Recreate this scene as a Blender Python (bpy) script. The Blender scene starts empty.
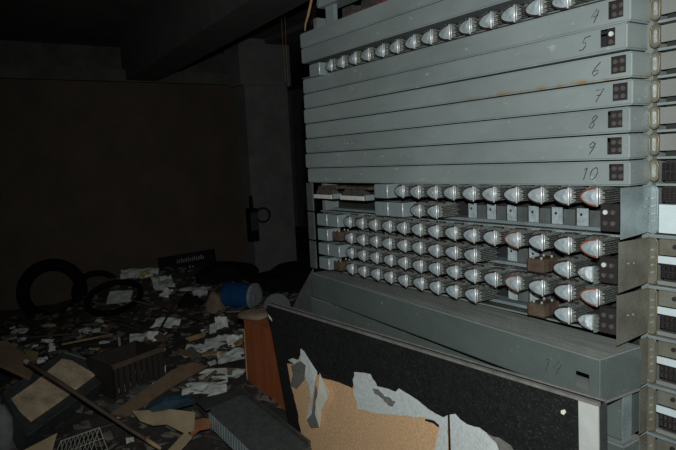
import bpy, bmesh, math, random
from mathutils import Vector, Matrix, noise
random.seed(7)
PI = math.pi
SC = bpy.context.scene
COL = SC.collection
ZR = 1.333                      # height of the underside of cover 10 above the floor

# ------------------------------------------------------------------ camera
FPX, YAW, PITCH, ROLL = 599.58, -0.9800, -0.1106, -0.0475
CAM = Vector((0.9339, -1.6118, 0.1168 + ZR))
FWD = Vector((math.sin(YAW)*math.cos(PITCH), math.cos(YAW)*math.cos(PITCH), math.sin(PITCH)))
_r = Vector((math.cos(YAW), -math.sin(YAW), 0)); _u = _r.cross(FWD)
RGT = math.cos(ROLL)*_r + math.sin(ROLL)*_u
UPV = -math.sin(ROLL)*_r + math.cos(ROLL)*_u
GF = Vector((FWD.x, FWD.y, 0)).normalized()          # ground directions of the view
GR = Vector((_r.x, _r.y, 0)).normalized()
cd = bpy.data.cameras.new('camera'); cam = bpy.data.objects.new('camera', cd); COL.objects.link(cam)
cd.sensor_fit = 'HORIZONTAL'; cd.sensor_width = 36; cd.lens = FPX/676*36; cd.clip_start = .02
cam.matrix_world = Matrix(((RGT.x, UPV.x, -FWD.x, CAM.x), (RGT.y, UPV.y, -FWD.y, CAM.y), (RGT.z, UPV.z, -FWD.z, CAM.z), (0, 0, 0, 1)))
SC.camera = cam

def ray(px, py): return FWD + RGT*((px-338)/FPX) - UPV*((py-225)/FPX)
def hit(px, py, axis, v):
    d = ray(px, py); return CAM + d*((v-CAM[axis])/d[axis])
def hill(x, y):
    """height of the rubble over the floor"""
    h = .33*math.exp(-((x+5.3)/.75)**2 - ((y-.45)/.85)**4)
    h += .16*math.exp(-((x+3.6)/1.0)**2 - ((y-.6)/.9)**2)
    h += .10*math.exp(-((x+2.7)/.8)**2 - ((y+.5)/.8)**2)
    n = noise.noise(Vector((x*2.3, y*2.3, 1.7)))*.05 + noise.noise(Vector((x*6, y*6, 4.2)))*.025
    return max(0.004, h + n + .02)
def ground(px, py, up=0.0):
    d = ray(px, py); t = 1.2
    while t < 8.5:
        p = CAM + d*t
        if p.z <= hill(p.x, p.y) + up: return p
        t += .01
    return CAM + d*t
def onp(px, py, p0, n):
    d = ray(px, py); return CAM + d*((p0-CAM).dot(n)/d.dot(n))
def pxm(p): return (p-CAM).dot(FWD)/FPX              # metres per pixel there

# ------------------------------------------------------------------ materials
def mat(name, col, rough=.6, metal=0, var=.25, scale=9, col2=None, bump=.0, bscale=60, stretch=(1, 1, 1), spec=.5, coords='Object', speck=None):
    m = bpy.data.materials.new(name); m.use_nodes = True
    nt = m.node_tree; b = nt.nodes['Principled BSDF']
    tc = nt.nodes.new('ShaderNodeTexCoord'); mp = nt.nodes.new('ShaderNodeMapping'); mp.inputs['Scale'].default_value = stretch
    oi = nt.nodes.new('ShaderNodeObjectInfo'); of = nt.nodes.new('ShaderNodeVectorMath'); of.operation = 'MULTIPLY_ADD'   # every object its own piece of the pattern
    of.inputs[1].default_value = (37, 53, 29); nt.links.new(oi.outputs['Random'], of.inputs[0]); nt.links.new(tc.outputs[coords], of.inputs[2])
    nt.links.new(of.outputs[0], mp.inputs['Vector'])
    n = nt.nodes.new('ShaderNodeTexNoise'); n.inputs['Scale'].default_value = scale; n.inputs['Detail'].default_value = 6
    n.inputs['Roughness'].default_value = .65
    nt.links.new(mp.outputs[0], n.inputs['Vector'])
    r = nt.nodes.new('ShaderNodeValToRGB')
    c2 = col2 or tuple(c*(1-var) for c in col)
    r.color_ramp.elements[0].position = .32; r.color_ramp.elements[0].color = (*c2, 1)
    r.color_ramp.elements[1].position = .68; r.color_ramp.elements[1].color = (*col, 1)
    nt.links.new(n.outputs['Fac'], r.inputs['Fac'])
    out = r.outputs['Color']
    if speck:
        sc, amt, scol = speck
        n3 = nt.nodes.new('ShaderNodeTexNoise'); n3.inputs['Scale'].default_value = sc; n3.inputs['Detail'].default_value = 3
        nt.links.new(mp.outputs[0], n3.inputs['Vector'])
        r3 = nt.nodes.new('ShaderNodeValToRGB'); r3.color_ramp.elements[0].position = amt; r3.color_ramp.elements[1].position = min(1, amt+.08)
        nt.links.new(n3.outputs['Fac'], r3.inputs['Fac'])
        mx = nt.nodes.new('ShaderNodeMixRGB'); mx.inputs[2].default_value = (*scol, 1)
        nt.links.new(r3.outputs['Color'], mx.inputs[0]); nt.links.new(out, mx.inputs[1]); out = mx.outputs[0]
    nt.links.new(out, b.inputs['Base Color'])
    b.inputs['Roughness'].default_value = rough; b.inputs['Metallic'].default_value = metal
    b.inputs['Specular IOR Level'].default_value = spec
    if bump:
        n2 = nt.nodes.new('ShaderNodeTexNoise'); n2.inputs['Scale'].default_value = bscale; n2.inputs['Detail'].default_value = 4
        nt.links.new(mp.outputs[0], n2.inputs['Vector'])
        bp = nt.nodes.new('ShaderNodeBump'); bp.inputs['Strength'].default_value = bump; bp.inputs['Distance'].default_value = .004
        nt.links.new(n2.outputs['Fac'], bp.inputs['Height']); nt.links.new(bp.outputs[0], b.inputs['Normal'])
    return m

M = {}
def tint_up_faces(m, col, amt):
    """mixes a paler, uneven colour over the faces that look up"""
    nt = m.node_tree; b = nt.nodes['Principled BSDF']; src = b.inputs['Base Color'].links[0].from_socket
    g = nt.nodes.new('ShaderNodeNewGeometry'); sp = nt.nodes.new('ShaderNodeSeparateXYZ'); nt.links.new(g.outputs['True Normal'], sp.inputs[0])
    r = nt.nodes.new('ShaderNodeMapRange'); r.inputs[1].default_value = .3; r.inputs[2].default_value = .9; r.inputs[4].default_value = amt; nt.links.new(sp.outputs[2], r.inputs[0])
    n = nt.nodes.new('ShaderNodeTexNoise'); n.inputs['Scale'].default_value = 9; n.inputs['Detail'].default_value = 6
    k = nt.nodes.new('ShaderNodeMath'); k.operation = 'MULTIPLY'; q = nt.nodes.new('ShaderNodeMapRange'); q.inputs[1].default_value = .3; q.inputs[2].default_value = .6; q.inputs[3].default_value = .55
    nt.links.new(n.outputs['Fac'], q.inputs[0]); nt.links.new(r.outputs[0], k.inputs[0]); nt.links.new(q.outputs[0], k.inputs[1])
    mx = nt.nodes.new('ShaderNodeMixRGB'); mx.inputs[2].default_value = (*col, 1)
    nt.links.new(k.outputs[0], mx.inputs[0]); nt.links.new(src, mx.inputs[1]); nt.links.new(mx.outputs[0], b.inputs['Base Color'])
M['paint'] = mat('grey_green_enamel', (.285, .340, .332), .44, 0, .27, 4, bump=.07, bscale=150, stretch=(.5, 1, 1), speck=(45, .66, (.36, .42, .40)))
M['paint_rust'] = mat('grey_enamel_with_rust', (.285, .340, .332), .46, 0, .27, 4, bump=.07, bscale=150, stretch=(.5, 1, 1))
M['paint_dull'] = mat('dull_grey_enamel', (.122, .155, .147), .38, 0, .22, 7, bump=.15, bscale=160, stretch=(.6, 1, 1), speck=(55, .68, (.30, .33, .31)))
M['frame'] = mat('rack_frame_enamel', (.25, .29, .28), .5, 0, .3, 8)
M['dark'] = mat('dark_rack_interior', (.028, .030, .030), .7, 0, .4, 12)
M['zinc'] = mat('zinc_plate', (.34, .415, .425), .42, .35, .3, 14, bump=.1, bscale=90)
M['galv'] = mat('yellowed_galvanised_steel', (.235, .245, .205), .45, .35, .3, 12, bump=.1, bscale=90, col2=(.15, .142, .11))
M['brass'] = mat('tarnished_rim', (.25, .215, .13), .5, .5, .35, 30)
M['rivet'] = mat('bright_rivet', (.6, .62, .6), .35, .7, .2, 30)
M['plate'] = mat('relay_front_zinc', (.53, .63, .66), .38, .2, .42, 55, bump=.35, bscale=110)
M['core'] = mat('bare_white_core', (.60, .68, .70), .5, 0, .5, 70, bump=.4, bscale=110)
M['rod'] = mat('bright_rod', (.93, .97, .97), .42, .45, .1, 30)
M['coil'] = mat('relay_body', (.075, .075, .068), .5, 0, .5, 60, stretch=(1, .3, 1))
M['spring'] = mat('nickel_springs', (.36, .40, .37), .32, .4, .8, 150, stretch=(2, .7, 2))
M['contact'] = mat('pale_contact_block', (.55, .60, .57), .35, .3, .6, 150)
M['insul'] = mat('dark_insulation', (.035, .022, .018), .6, 0, .4, 40)
M['red'] = mat('red_brown_insulation', (.24, .075, .040), .55, 0, .35, 40)
M['cap'] = mat('brown_capacitor', (.15, .112, .076), .45, .1, .35, 25, col2=(.065, .048, .036), bump=.3, bscale=60)
M['rim_brown'] = mat('dark_brown_band', (.07, .045, .03), .5, 0, .4, 40)
M['box'] = mat('relay_box_zinc', (.31, .38, .385), .45, .2, .2, 30, stretch=(4, 4, .4))
M['ivory'] = mat('ivory_strip', (.75, .73, .66), .5, 0, .2, 30)
M['jack'] = mat('dark_bakelite', (.030, .026, .025), .5, 0, .3, 30)
M['pin'] = mat('grey_socket', (.13, .12, .115), .45, .2, .4, 60)
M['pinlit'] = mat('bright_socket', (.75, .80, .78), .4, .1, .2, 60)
M['blank'] = mat('pale_blank_plate', (.255, .265, .245), .5, .15, .15, 10, bump=.08, bscale=90)
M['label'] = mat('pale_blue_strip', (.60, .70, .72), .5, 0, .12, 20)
M['coilspr'] = mat('dark_coil_spring', (.10, .095, .09), .35, .7, .4, 60)
M['ink'] = mat('black_ink', (.03, .03, .035), .8, 0, .2, 80)
M['lam'] = mat('black_laminate', (.017, .020, .0185), .60, 0, .5, 40, bump=.5, bscale=220, speck=(150, .58, (.036, .040, .037)), spec=.3)
M['chip'] = mat('chipboard', (.88, .60, .34), .85, 0, .3, 130, bump=.5, bscale=240, col2=(.60, .36, .18), speck=(240, .63, (.92, .76, .52)))
M['lip'] = mat('grey_edge_lip', (.24, .235, .22), .55, 0, .4, 25, bump=.2)
M['white'] = mat('white_edge', (.52, .55, .52), .55, 0, .15, 20)
M['newsp'] = mat('pale_backing_paper', (.76, .84, .82), .8, 0, .25, 70, bump=.3, bscale=120, speck=(75, .60, (.50, .60, .63)))
M['cream'] = mat('cream_paper', (.90, .89, .76), .8, 0, .15, 30)
M['greyflake'] = mat('grey_flake', (.23, .23, .21), .8, 0, .35, 60, bump=.3)
M['redwood'] = mat('red_brown_veneer', (.46, .140, .050), .6, 0, .35, 12, stretch=(1, 1, .18), col2=(.29, .080, .028))
M['tanwood'] = mat('pale_wood', (.42, .29, .14), .75, 0, .4, 14, stretch=(.3, 1, 1))
M['brownwood'] = mat('brown_board', (.155, .105, .062), .75, 0, .4, 12, stretch=(.3, 1, 1), bump=.2)
M['darkwood'] = mat('dark_wood', (.085, .06, .042), .7, 0, .45, 14, stretch=(.3, 1, 1), bump=.2)
M['crate'] = mat('blackened_wood', (.022, .018, .014), .8, 0, .4, 14)
M['tan'] = mat('tan_panel', (.72, .55, .35), .85, 0, .3, 7, col2=(.26, .21, .14), bump=.25, bscale=100)
M['black'] = mat('black_rubber', (.005, .005, .005), .9, 0, .3, 30, spec=.1)
M['blackp'] = mat('black_paint', (.006, .006, .007), .8, 0, .3, 30, spec=.15)
M['paper'] = mat('white_paper', (.74, .80, .77), .85, 0, .35, 14, bump=.2, bscale=60)
M['paper2'] = mat('grey_paper', (.50, .54, .51), .85, 0, .35, 14, bump=.2, bscale=60)
M['yellow'] = mat('yellow_print', (.45, .36, .05), .8, 0, .3, 20)
M['card'] = mat('cardboard', (.38, .315, .20), .85, 0, .3, 10, bump=.2, col2=(.29, .215, .12))
M['rustcard'] = mat('rusty_card', (.28, .12, .05), .85, 0, .4, 14, bump=.3)
M['olive'] = mat('olive_card', (.22, .17, .06), .85, 0, .3, 12)
M['blue'] = mat('blue_paint', (.012, .075, .22), .4, 0, .35, 8)
M['bluebind'] = mat('dark_blue_cover', (.03, .07, .10), .35, 0, .5, 10)
M['drumend'] = mat('grey_white_lid', (.34, .38, .38), .6, 0, .45, 18)
M['wire'] = mat('pale_wire', (.62, .62, .56), .4, .5, .2, 30)
M['fin'] = mat('grey_fins', (.10, .11, .105), .40, .3, .4, 30)
M['gdark'] = mat('grey_black_metal', (.07, .08, .078), .5, .2, .4, 18)
M['gdark2'] = mat('dull_grey_metal', (.13, .15, .145), .55, .1, .4, 18)
M['rubble'] = mat('rubble_earth', (.045, .041, .034), .95, 0, .6, 16, bump=.8, bscale=40, coords='Object', speck=(26, .64, (.13, .12, .10)))
M['chunk'] = mat('rubble_chunks', (.16, .145, .125), .9, 0, .6, 5)
M['floor'] = mat('dirty_concrete', (.055, .050, .044), .9, 0, .5, 6, bump=.4)
M['wallb'] = mat('brown_partition', (.088, .066, .048), .85, 0, .3, 3, bump=.3, bscale=25)
M['plaster'] = mat('grey_plaster', (.175, .185, .170), .9, 0, .35, 4, bump=.3, bscale=20)
M['beamc'] = mat('sooty_beam', (.085, .088, .080), .95, 0, .4, 4)
M['ceil'] = mat('sooty_ceiling', (.11, .11, .10), .95, 0, .5, 3)
M['cable'] = mat('tan_cable', (.45, .28, .14), .6, 0, .3, 20)
M['bag'] = mat('brown_cloth', (.27, .20, .14), .9, 0, .5, 14, bump=.5, bscale=40)
M['stone'] = mat('pale_cloth', (.20, .215, .21), .9, 0, .4, 10, bump=.5, bscale=30)
M['redbits'] = mat('red_wire', (.30, .05, .04), .5, 0, .3, 20)

def add_rust(m, zlo, zhi, x0, x1):
    """rust stain with its own outline along the lower lip of a cover (object coordinates)"""
    nt = m.node_tree; b = nt.nodes['Principled BSDF']
    src = b.inputs['Base Color'].links[0].from_socket
    tc = nt.nodes.new('ShaderNodeTexCoord'); sp = nt.nodes.new('ShaderNodeSeparateXYZ'); nt.links.new(tc.outputs['Object'], sp.inputs[0])
    a = nt.nodes.new('ShaderNodeMapRange'); a.inputs[1].default_value = zhi; a.inputs[2].default_value = zlo; nt.links.new(sp.outputs[2], a.inputs[0])
    w = nt.nodes.new('ShaderNodeMapRange'); w.inputs[1].default_value = x0; w.inputs[2].default_value = x0+.3; nt.links.new(sp.outputs[0], w.inputs[0])
    n = nt.nodes.new('ShaderNodeTexNoise'); n.inputs['Scale'].default_value = 16; n.inputs['Detail'].default_value = 5; nt.links.new(tc.outputs['Object'], n.inputs['Vector'])
    r = nt.nodes.new('ShaderNodeMapRange'); r.inputs[1].default_value = .47; r.inputs[2].default_value = .60; nt.links.new(n.outputs['Fac'], r.inputs[0])
    m1 = nt.nodes.new('ShaderNodeMath'); m1.operation = 'MULTIPLY'; nt.links.new(a.outputs[0], m1.inputs[0]); nt.links.new(r.outputs[0], m1.inputs[1])
    m2 = nt.nodes.new('ShaderNodeMath'); m2.operation = 'MULTIPLY'; nt.links.new(m1.outputs[0], m2.inputs[0]); nt.links.new(w.outputs[0], m2.inputs[1])
    mx = nt.nodes.new('ShaderNodeMixRGB'); mx.inputs[2].default_value = (.30, .20, .095, 1)
    nt.links.new(m2.outputs[0], mx.inputs[0]); nt.links.new(src, mx.inputs[1]); nt.links.new(mx.outputs[0], b.inputs['Base Color'])
tint_up_faces(M['paint_dull'], (.34, .36, .33), .85)
add_rust(M['paint_rust'], .003, .016, -.75, 0)

# ------------------------------------------------------------------ mesh helpers
def bm_box(bm, lo, hi):
    x0, y0, z0 = lo; x1, y1, z1 = hi
    v = [bm.verts.new(c) for c in ((x0, y0, z0), (x1, y0, z0), (x1, y1, z0), (x0, y1, z0), (x0, y0, z1), (x1, y0, z1), (x1, y1, z1), (x0, y1, z1))]
    for f in ((0, 3, 2, 1), (4, 5, 6, 7), (0, 1, 5, 4), (1, 2, 6, 5), (2, 3, 7, 6), (3, 0, 4, 7)): bm.faces.new([v[i] for i in f])
    return v
def bm_prism(bm, pts, off):
    """closed outline (3-D points) extruded by the vector off"""
    off = Vector(off); a = [bm.verts.new(p) for p in pts]; b = [bm.verts.new(Vector(p)+off) for p in pts]
    n = len(pts)
    bm.faces.new(a); bm.faces.new(list(reversed(b)))
    for i in range(n): bm.faces.new((a[i], b[i], b[(i+1) % n], a[(i+1) % n]))
def bm_tube(bm, pts, r, seg=6, closed=False):
    pts = [Vector(p) for p in pts]; n = len(pts); rings = []
    for i, p in enumerate(pts):
        a = pts[(i-1) % n] if (closed or i > 0) else p; b = pts[(i+1) % n] if (closed or i < n-1) else p
        d = (b-a).normalized(); s = d.cross(Vector((0, 0, 1)))
        if s.length < .1: s = d.cross(Vector((0, 1, 0)))
        s.normalize(); t = s.cross(d)
        rr = r[i] if isinstance(r, (list, tuple)) else r
        rings.append([bm.verts.new(p + (s*math.cos(k*2*PI/seg) + t*math.sin(k*2*PI/seg))*rr) for k in range(seg)])
    for i in range(n if closed else n-1):
        A, B = rings[i], rings[(i+1) % n]
        for k in range(seg): bm.faces.new((A[k], A[(k+1) % seg], B[(k+1) % seg], B[k]))
    if not closed:
        bm.faces.new(list(reversed(rings[0]))); bm.faces.new(rings[-1])
def bm_cyl(bm, a, b, r, seg=12): bm_tube(bm, [a, b], r, seg)
def link(name, bm, m, parent=None, loc=None, bevel=0, smooth=False, mods=None):
    bmesh.ops.recalc_face_normals(bm, faces=bm.faces)
    if bevel: bmesh.ops.bevel(bm, geom=[e for e in bm.edges if e.calc_face_angle(0) > .5], offset=bevel, segments=2, affect='EDGES', clamp_overlap=True)
    me = bpy.data.meshes.new(name); bm.to_mesh(me); bm.free()
    if smooth:
        for p in me.polygons: p.use_smooth = True
    o = bpy.data.objects.new(name, me); COL.objects.link(o)
    if m: me.materials.append(M[m] if isinstance(m, str) else m)
    if parent: o.parent = parent
    if loc is not None: o.location = loc
    return o
def box(name, lo, hi, m, parent=None, bevel=0, loc=None):
    bm = bmesh.new(); bm_box(bm, lo, hi); return link(name, bm, m, parent, loc, bevel)
def tag(o, label, cat, group=None):
    o['label'] = label; o['category'] = cat
    if group: o['group'] = group
    return o
def empty(name, loc, label, cat, group=None, rotz=0):
    o = bpy.data.objects.new(name, None); COL.objects.link(o); o.location = loc; o.rotation_euler = (0, 0, rotz); o.empty_display_size = .05
    return tag(o, label, cat, group)
def struct(o): o['kind'] = 'structure'; return o
def dup(root, loc, label, rotz=None, swap=None):
    r = root.copy(); COL.objects.link(r); r.location = loc; r['label'] = label
    if rotz is not None: r.rotation_euler = (0, 0, rotz)
    for ch in list(root.children):
        c = ch.copy(); COL.objects.link(c); c.parent = r
        if swap and ch.name.split('.')[0] in swap:
            c.data = swap[ch.name.split('.')[0]]
        for g in ch.children:
            d = g.copy(); COL.objects.link(d); d.parent = c
    return r
def slab(name, pxs, m, plane, thick, parent=None, loc=None, bevel=0):
    """outline seen at the pixels pxs, laid on its own plane (p0, normal) with a real thickness behind it"""
    p0, n = plane; n = n.normalized()
    if n.dot(CAM-p0) < 0: n = -n
    base = Vector(loc) if loc is not None else None
    pts = [onp(x, y, p0, n) for x, y in pxs]
    if base is None: base = Vector((sum(p.x for p in pts)/len(pts), sum(p.y for p in pts)/len(pts), min(p.z for p in pts)))
    bm = bmesh.new(); bm_prism(bm, [p-base for p in pts], -n*thick)
    return link(name, bm, m, parent, base if parent is None else None, bevel)
ORD = ['first', 'second', 'third', 'fourth', 'fifth', 'sixth', 'seventh', 'eighth', 'ninth', 'tenth', 'eleventh', 'twelfth', 'thirteenth', 'fourteenth', 'fifteenth', 'sixteenth']

# ------------------------------------------------------------------ the room
RM = dict(x0=-10.5, x1=3.2, y0=-4.5, y1=5.0, h=2.95)
struct(box('floor', (RM['x0'], RM['y0'], -.1), (RM['x1'], RM['y1'], 0), 'floor'))
struct(box('ceiling', (RM['x0'], RM['y0'], RM['h']), (RM['x1'], RM['y1'], RM['h']+.1), 'ceil'))
struct(box('wall_far', (RM['x0']-.1, RM['y0'], 0), (RM['x0'], RM['y1'], RM['h']), 'plaster'))
struct(box('wall_right', (RM['x0'], RM['y1'], 0), (RM['x1'], RM['y1']+.1, RM['h']), 'plaster'))
struct(box('wall_back', (-6.22, RM['y0'], 0), (-6.12, 1.70, 1.085+ZR), 'wallb'))
struct(box('trim_1', (-6.30, RM['y0'], 1.087+ZR), (-6.06, 1.58, 1.22+ZR), 'ceil'))
struct(box('wall_upper', (-7.0, RM['y0'], 1.22+ZR), (-6.9, 1.9, RM['h']), 'ceil'))
bm = bmesh.new(); bm_box(bm, (-6.2, 1.66, 0), (-5.85, 2.26, 1.06+ZR)); bm_box(bm, (-6.25, 1.60, 1.06+ZR), (-5.82, 2.30, RM['h']))
struct(link('column', bm, 'plaster'))
b0, b1 = hit(125, 81, 0, -6.12), hit(240, 6, 2, hit(125, 81, 0, -6.12).z); bd = (b1-b0); bd.normalize(); bs = Vector((-bd.y, bd.x, 0)); bs = bs if bs.y > 0 else -bs
bm = bmesh.new(); bm_prism(bm, [b0-bd*.1, b0+bd*4.2, b0+bd*4.2+bs*.35, b0-bd*.1+bs*.35], (0, 0, RM['h']-b0.z)); struct(link('beam', bm, 'beamc'))
struct(box('beam', (-5.8, 1.95, 1.56+ZR), (-3.0, 2.3, RM['h']), 'ceil'))
for i, xb in enumerate(()):
    struct(box('beam', (xb, -4.4, 1.42+ZR), (xb+.25, .33, RM['h']), 'ceil'))

# ------------------------------------------------------------------ rack
P = .075; LEN = 1.731
rack = empty('relay_rack', (-.866, .15, 0), 'tall grey steel relay rack filling the right half, carrying covers and open relay rows', 'equipment rack')
RO = Vector((-.866, .15, 0))
def rp(name, lo, hi, m, bevel=0, par=None):
    """a part of the rack, given in rack coordinates (z from the underside of cover 10)"""
    p = par or rack
    return box(name, (lo[0]-RO.x, lo[1]-RO.y, lo[2]+ZR), (hi[0]-RO.x, hi[1]-RO.y, hi[2]+ZR), m, p, bevel)
rp('end_upright', (-LEN-.004, .085, -ZR), (-LEN+.03, .34, .83), 'frame', .003)
rp('end_upright', (-.03, .118, -ZR), (-.002, .34, 1.0), 'frame', .003)
rp('back_panel', (-LEN+.031, .165, -ZR+.05), (-.031, .172, .752), 'dark')
for zb in (-.15, -.30, -.45, -.60):                    # shelf under each open bay
    rp('shelf', (-LEN+.031, .060, zb-.003), (-.031, .155, zb+.001), 'coil', 0)
    rp('shelf_rail', (-LEN+.031, .050, zb-.004), (-.031, .058, zb+(.003 if zb > -.2 else .001)), 'zinc' if zb > -.2 else 'frame', .001)
rp('shelf', (-LEN+.0, .0, 7*P+.0005), (-.004, .155, 7*P+.003), 'frame')
rp('shelf_rail', (-LEN+.0, .095, 8*P-.012), (-.004, .105, 8*P-.001), 'frame', .001)
for zb in (-.15, -.30, -.45):                          # narrow end face of the shelves at the far end
    rp('end_plate', (-LEN, -.012, zb+.006), (-LEN+.060, -.004, zb+.149), 'gdark2', .002)
# tabs of empty relay places behind the lower rows
def tabs(i_list, zc, y=.10):
    for i in i_list:
        x = -.205-.0945*i
        bm = bmesh.new(); bm_box(bm, (x-.028, y, zc-.030), (x+.012, y+.003, zc+.026))
        t = link('mounting_tab', bm, 'plate', rack); t.location = (-RO.x, -RO.y, ZR)
        bm = bmesh.new(); bm_cyl(bm, (x-.012, y-.001, zc+.006), (x-.012, y+.004, zc+.006), .0048, 10)
        h = link('tab_hole', bm, 'dark', t)
        rp('back_tab', (x+.013, y+.006, zc-.032), (x+.055, y+.009, zc+.020), 'gdark2')
tabs(range(0, 6), -.105); tabs((2, 3), -.252); tabs((2, 3), -.395)
for zb in (-.15, -.30, -.45): rp('tab_rail', (-LEN+.08, .094, zb+.003), (-.06, .155, zb+.014), 'zinc', .001)

# bracket plates at the near end of the open bays, flanges with rivets behind them
def stadium(cx, cz, w, h, y, n=10):
    r = w/2; pts = []
    for k in range(n+1): a = PI*k/n; pts.append((cx+r*math.cos(a), y, cz+h/2-r+r*math.sin(a)))
    for k in range(n+1): a = PI+PI*k/n; pts.append((cx+r*math.cos(a), y, cz-h/2+r+r*math.sin(a)))
    return pts
def bracket(zlo, zhi, m, dots, yf):
    bm = bmesh.new()
    pts = [(0, yf, zlo+.003), (0, .100, zlo+.010), (0, .100, zhi-.004), (0, yf, zhi-.001)]
    bm_prism(bm, [Vector(p) for p in pts], (.0022, 0, 0))
    b = link('side_bracket', bm, m, rack); b.location = (-RO.x, -RO.y, ZR)
    if dots:
        for dy in (-.005, .022):
            bm = bmesh.new(); bm_cyl(bm, (.001, dy, zhi-.068-dy*.1), (.004, dy, zhi-.068-dy*.1), .0034, 10)
            link('rivet', bm, 'rivet', b)
def flange(zlo, zhi, m, rivets, slot=False):
    zc, h = (zlo+zhi)/2, zhi-zlo
    bm = bmesh.new(); bm_prism(bm, [Vector(p) for p in stadium(.011, zc, .028, h-.006, .106)], (0, .003, 0))
    f = link('flange', bm, m, rack); f.location = (-RO.x, -RO.y, ZR)
    bm = bmesh.new(); bm_tube(bm, stadium(.011, zc, .025, h-.010, .1055), .0026, 6, True)
    link('rim', bm, 'brass' if m == 'galv' or slot else 'zinc', f, smooth=True)
    if slot:
        bm = bmesh.new(); bm_prism(bm, [Vector(p) for p in stadium(.012, zc, .010, h*.52, .1045)], (0, .002, 0))
        link('slot', bm, 'contact', f)
    for k in range(rivets):
        z = zc + h*.6*((k+.5)/rivets-.5)
        bm = bmesh.new(); bm_cyl(bm, (.011, .101, z), (.011, .107, z), .0036, 10); link('rivet', bm, 'rivet', f)
for b, (m, dots) in enumerate((('zinc', False), ('galv', True), ('galv', True), ('galv', False), ('galv', False), ('galv', False))):
    z1 = -.15*b; z0 = z1-.148
    if b < 3: bracket(z0, z1, m, dots, (-.043, -.052, -.060)[b])
    else:
        rp('side_bracket', (0, .06, z0+.004), (.0022, .10, z1-.003), 'galv')
    flange(z0, z1, m, 4)
for k in range(0, 8): flange(k*P+.004, k*P+P-.001, 'galv', 0, True)

# test sockets (2 x 2) at the near end of every row
def socket_block(x0, x1, y, z0, z1, lit=(0,)):
    b = rp('socket_block', (x0, y, z0), (x1, y+.03, z1), 'jack', .002)
    for k in range(4):
        cx = x0+(x1-x0)*(.29+.42*(k % 2)); cz = z1-(z1-z0)*(.30+.40*(k//2))
        bm = bmesh.new(); bm_cyl(bm, (cx-RO.x, y-.004-RO.y, cz+ZR), (cx-RO.x, y+.002-RO.y, cz+ZR), .0068, 14)
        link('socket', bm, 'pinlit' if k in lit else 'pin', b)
CY = {4: 0, 5: -.016, 6: .006, 7: .011, 8: 0, 9: -.001, 10: .002}
CXR = {4: 0, 5: 0, 6: .001, 7: .001, 8: 0, 9: 0, 10: 0}
for n in range(4, 11):
    k = 10-n
    socket_block(-.066, -.018, CY[n]+.012, k*P+.012, k*P+.066, {5: (0,)}.get(n, ()))
socket_block(-.066, -.010, -.034, -.126, -.048, (0,))
socket_block(-.070, -.014, -.034, -.226-.05, -.226+.025, (0,))
socket_block(-.070, -.014, -.034, -.374-.05, -.374+.025, ())

# ---- top of the rack: set-back frame above cover 1
rp('upper_post', (-1.535, .03, .752), (-1.475, .05, .86), 'paint', .002)
rp('upper_post_edge', (-1.474, .028, .752), (-1.462, .05, .86), 'zinc', .002)
rp('upper_bar', (-1.56, .0, .835), (.0, .10, .905), 'paint', .003)
bm = bmesh.new(); bm_cyl(bm, (-1.545-RO.x, -.004-RO.y, .852+ZR), (-1.545-RO.x, .004-RO.y, .852+ZR), .012, 14); link('bolt', bm, 'frame', rack)
rp('upper_back', (-1.46, .15, .752), (-.03, .16, .835), 'dark')
bm = bmesh.new()
for q in range(9):
    x = -1.40+.13*q; pts = [(x+.03*t+random.uniform(-.01, .01)-RO.x, .07+random.uniform(-.02, .02)-RO.y, .757+.02*abs(math.sin(t*1.3+q))+ZR) for t in range(7)]
    bm_tube(bm, pts, .0035, 5)
link('wiring', bm, 'redbits', rack)
for q in range(9): rp('upper_contact', (-1.44+.15*q, .06, .757), (-1.36+.15*q, .12, .812), 'coil', .003)

# ------------------------------------------------------------------ covers
def digits(txt):
    D = {'0': [[(.5, 1), (.2, .8), (.1, .45), (.2, .1), (.5, 0), (.8, .2), (.9, .6), (.75, .9), (.5, 1)]],
         '1': [[(.3, .8), (.55, 1), (.5, 0)]],
         '4': [[(.55, 1), (.15, .45), (.85, .5)], [(.8, .85), (.6, 0)]],
         '5': [[(.95, 1), (.35, .92), (.25, .55), (.6, .55), (.7, .3), (.5, .05), (.1, .0)]],
         '6': [[(.7, 1), (.3, .6), (.15, .25), (.4, 0), (.75, .15), (.7, .42), (.3, .35)]],
         '7': [[(.1, .9), (.9, 1), (.45, 0)], [(.35, .5), (.8, .55)]],
         '8': [[(.8, .85), (.55, 1), (.3, .8), (.45, .55), (.7, .3), (.5, 0), (.2, .1), (.25, .4), (.6, .6), (.8, .85)]],
         '9': [[(.8, .75), (.5, 1), (.2, .75), (.4, .5), (.75, .65), (.8, .9), (.75, .5), (.5, 0)]]}
    return [D[c] for c in txt]
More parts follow.
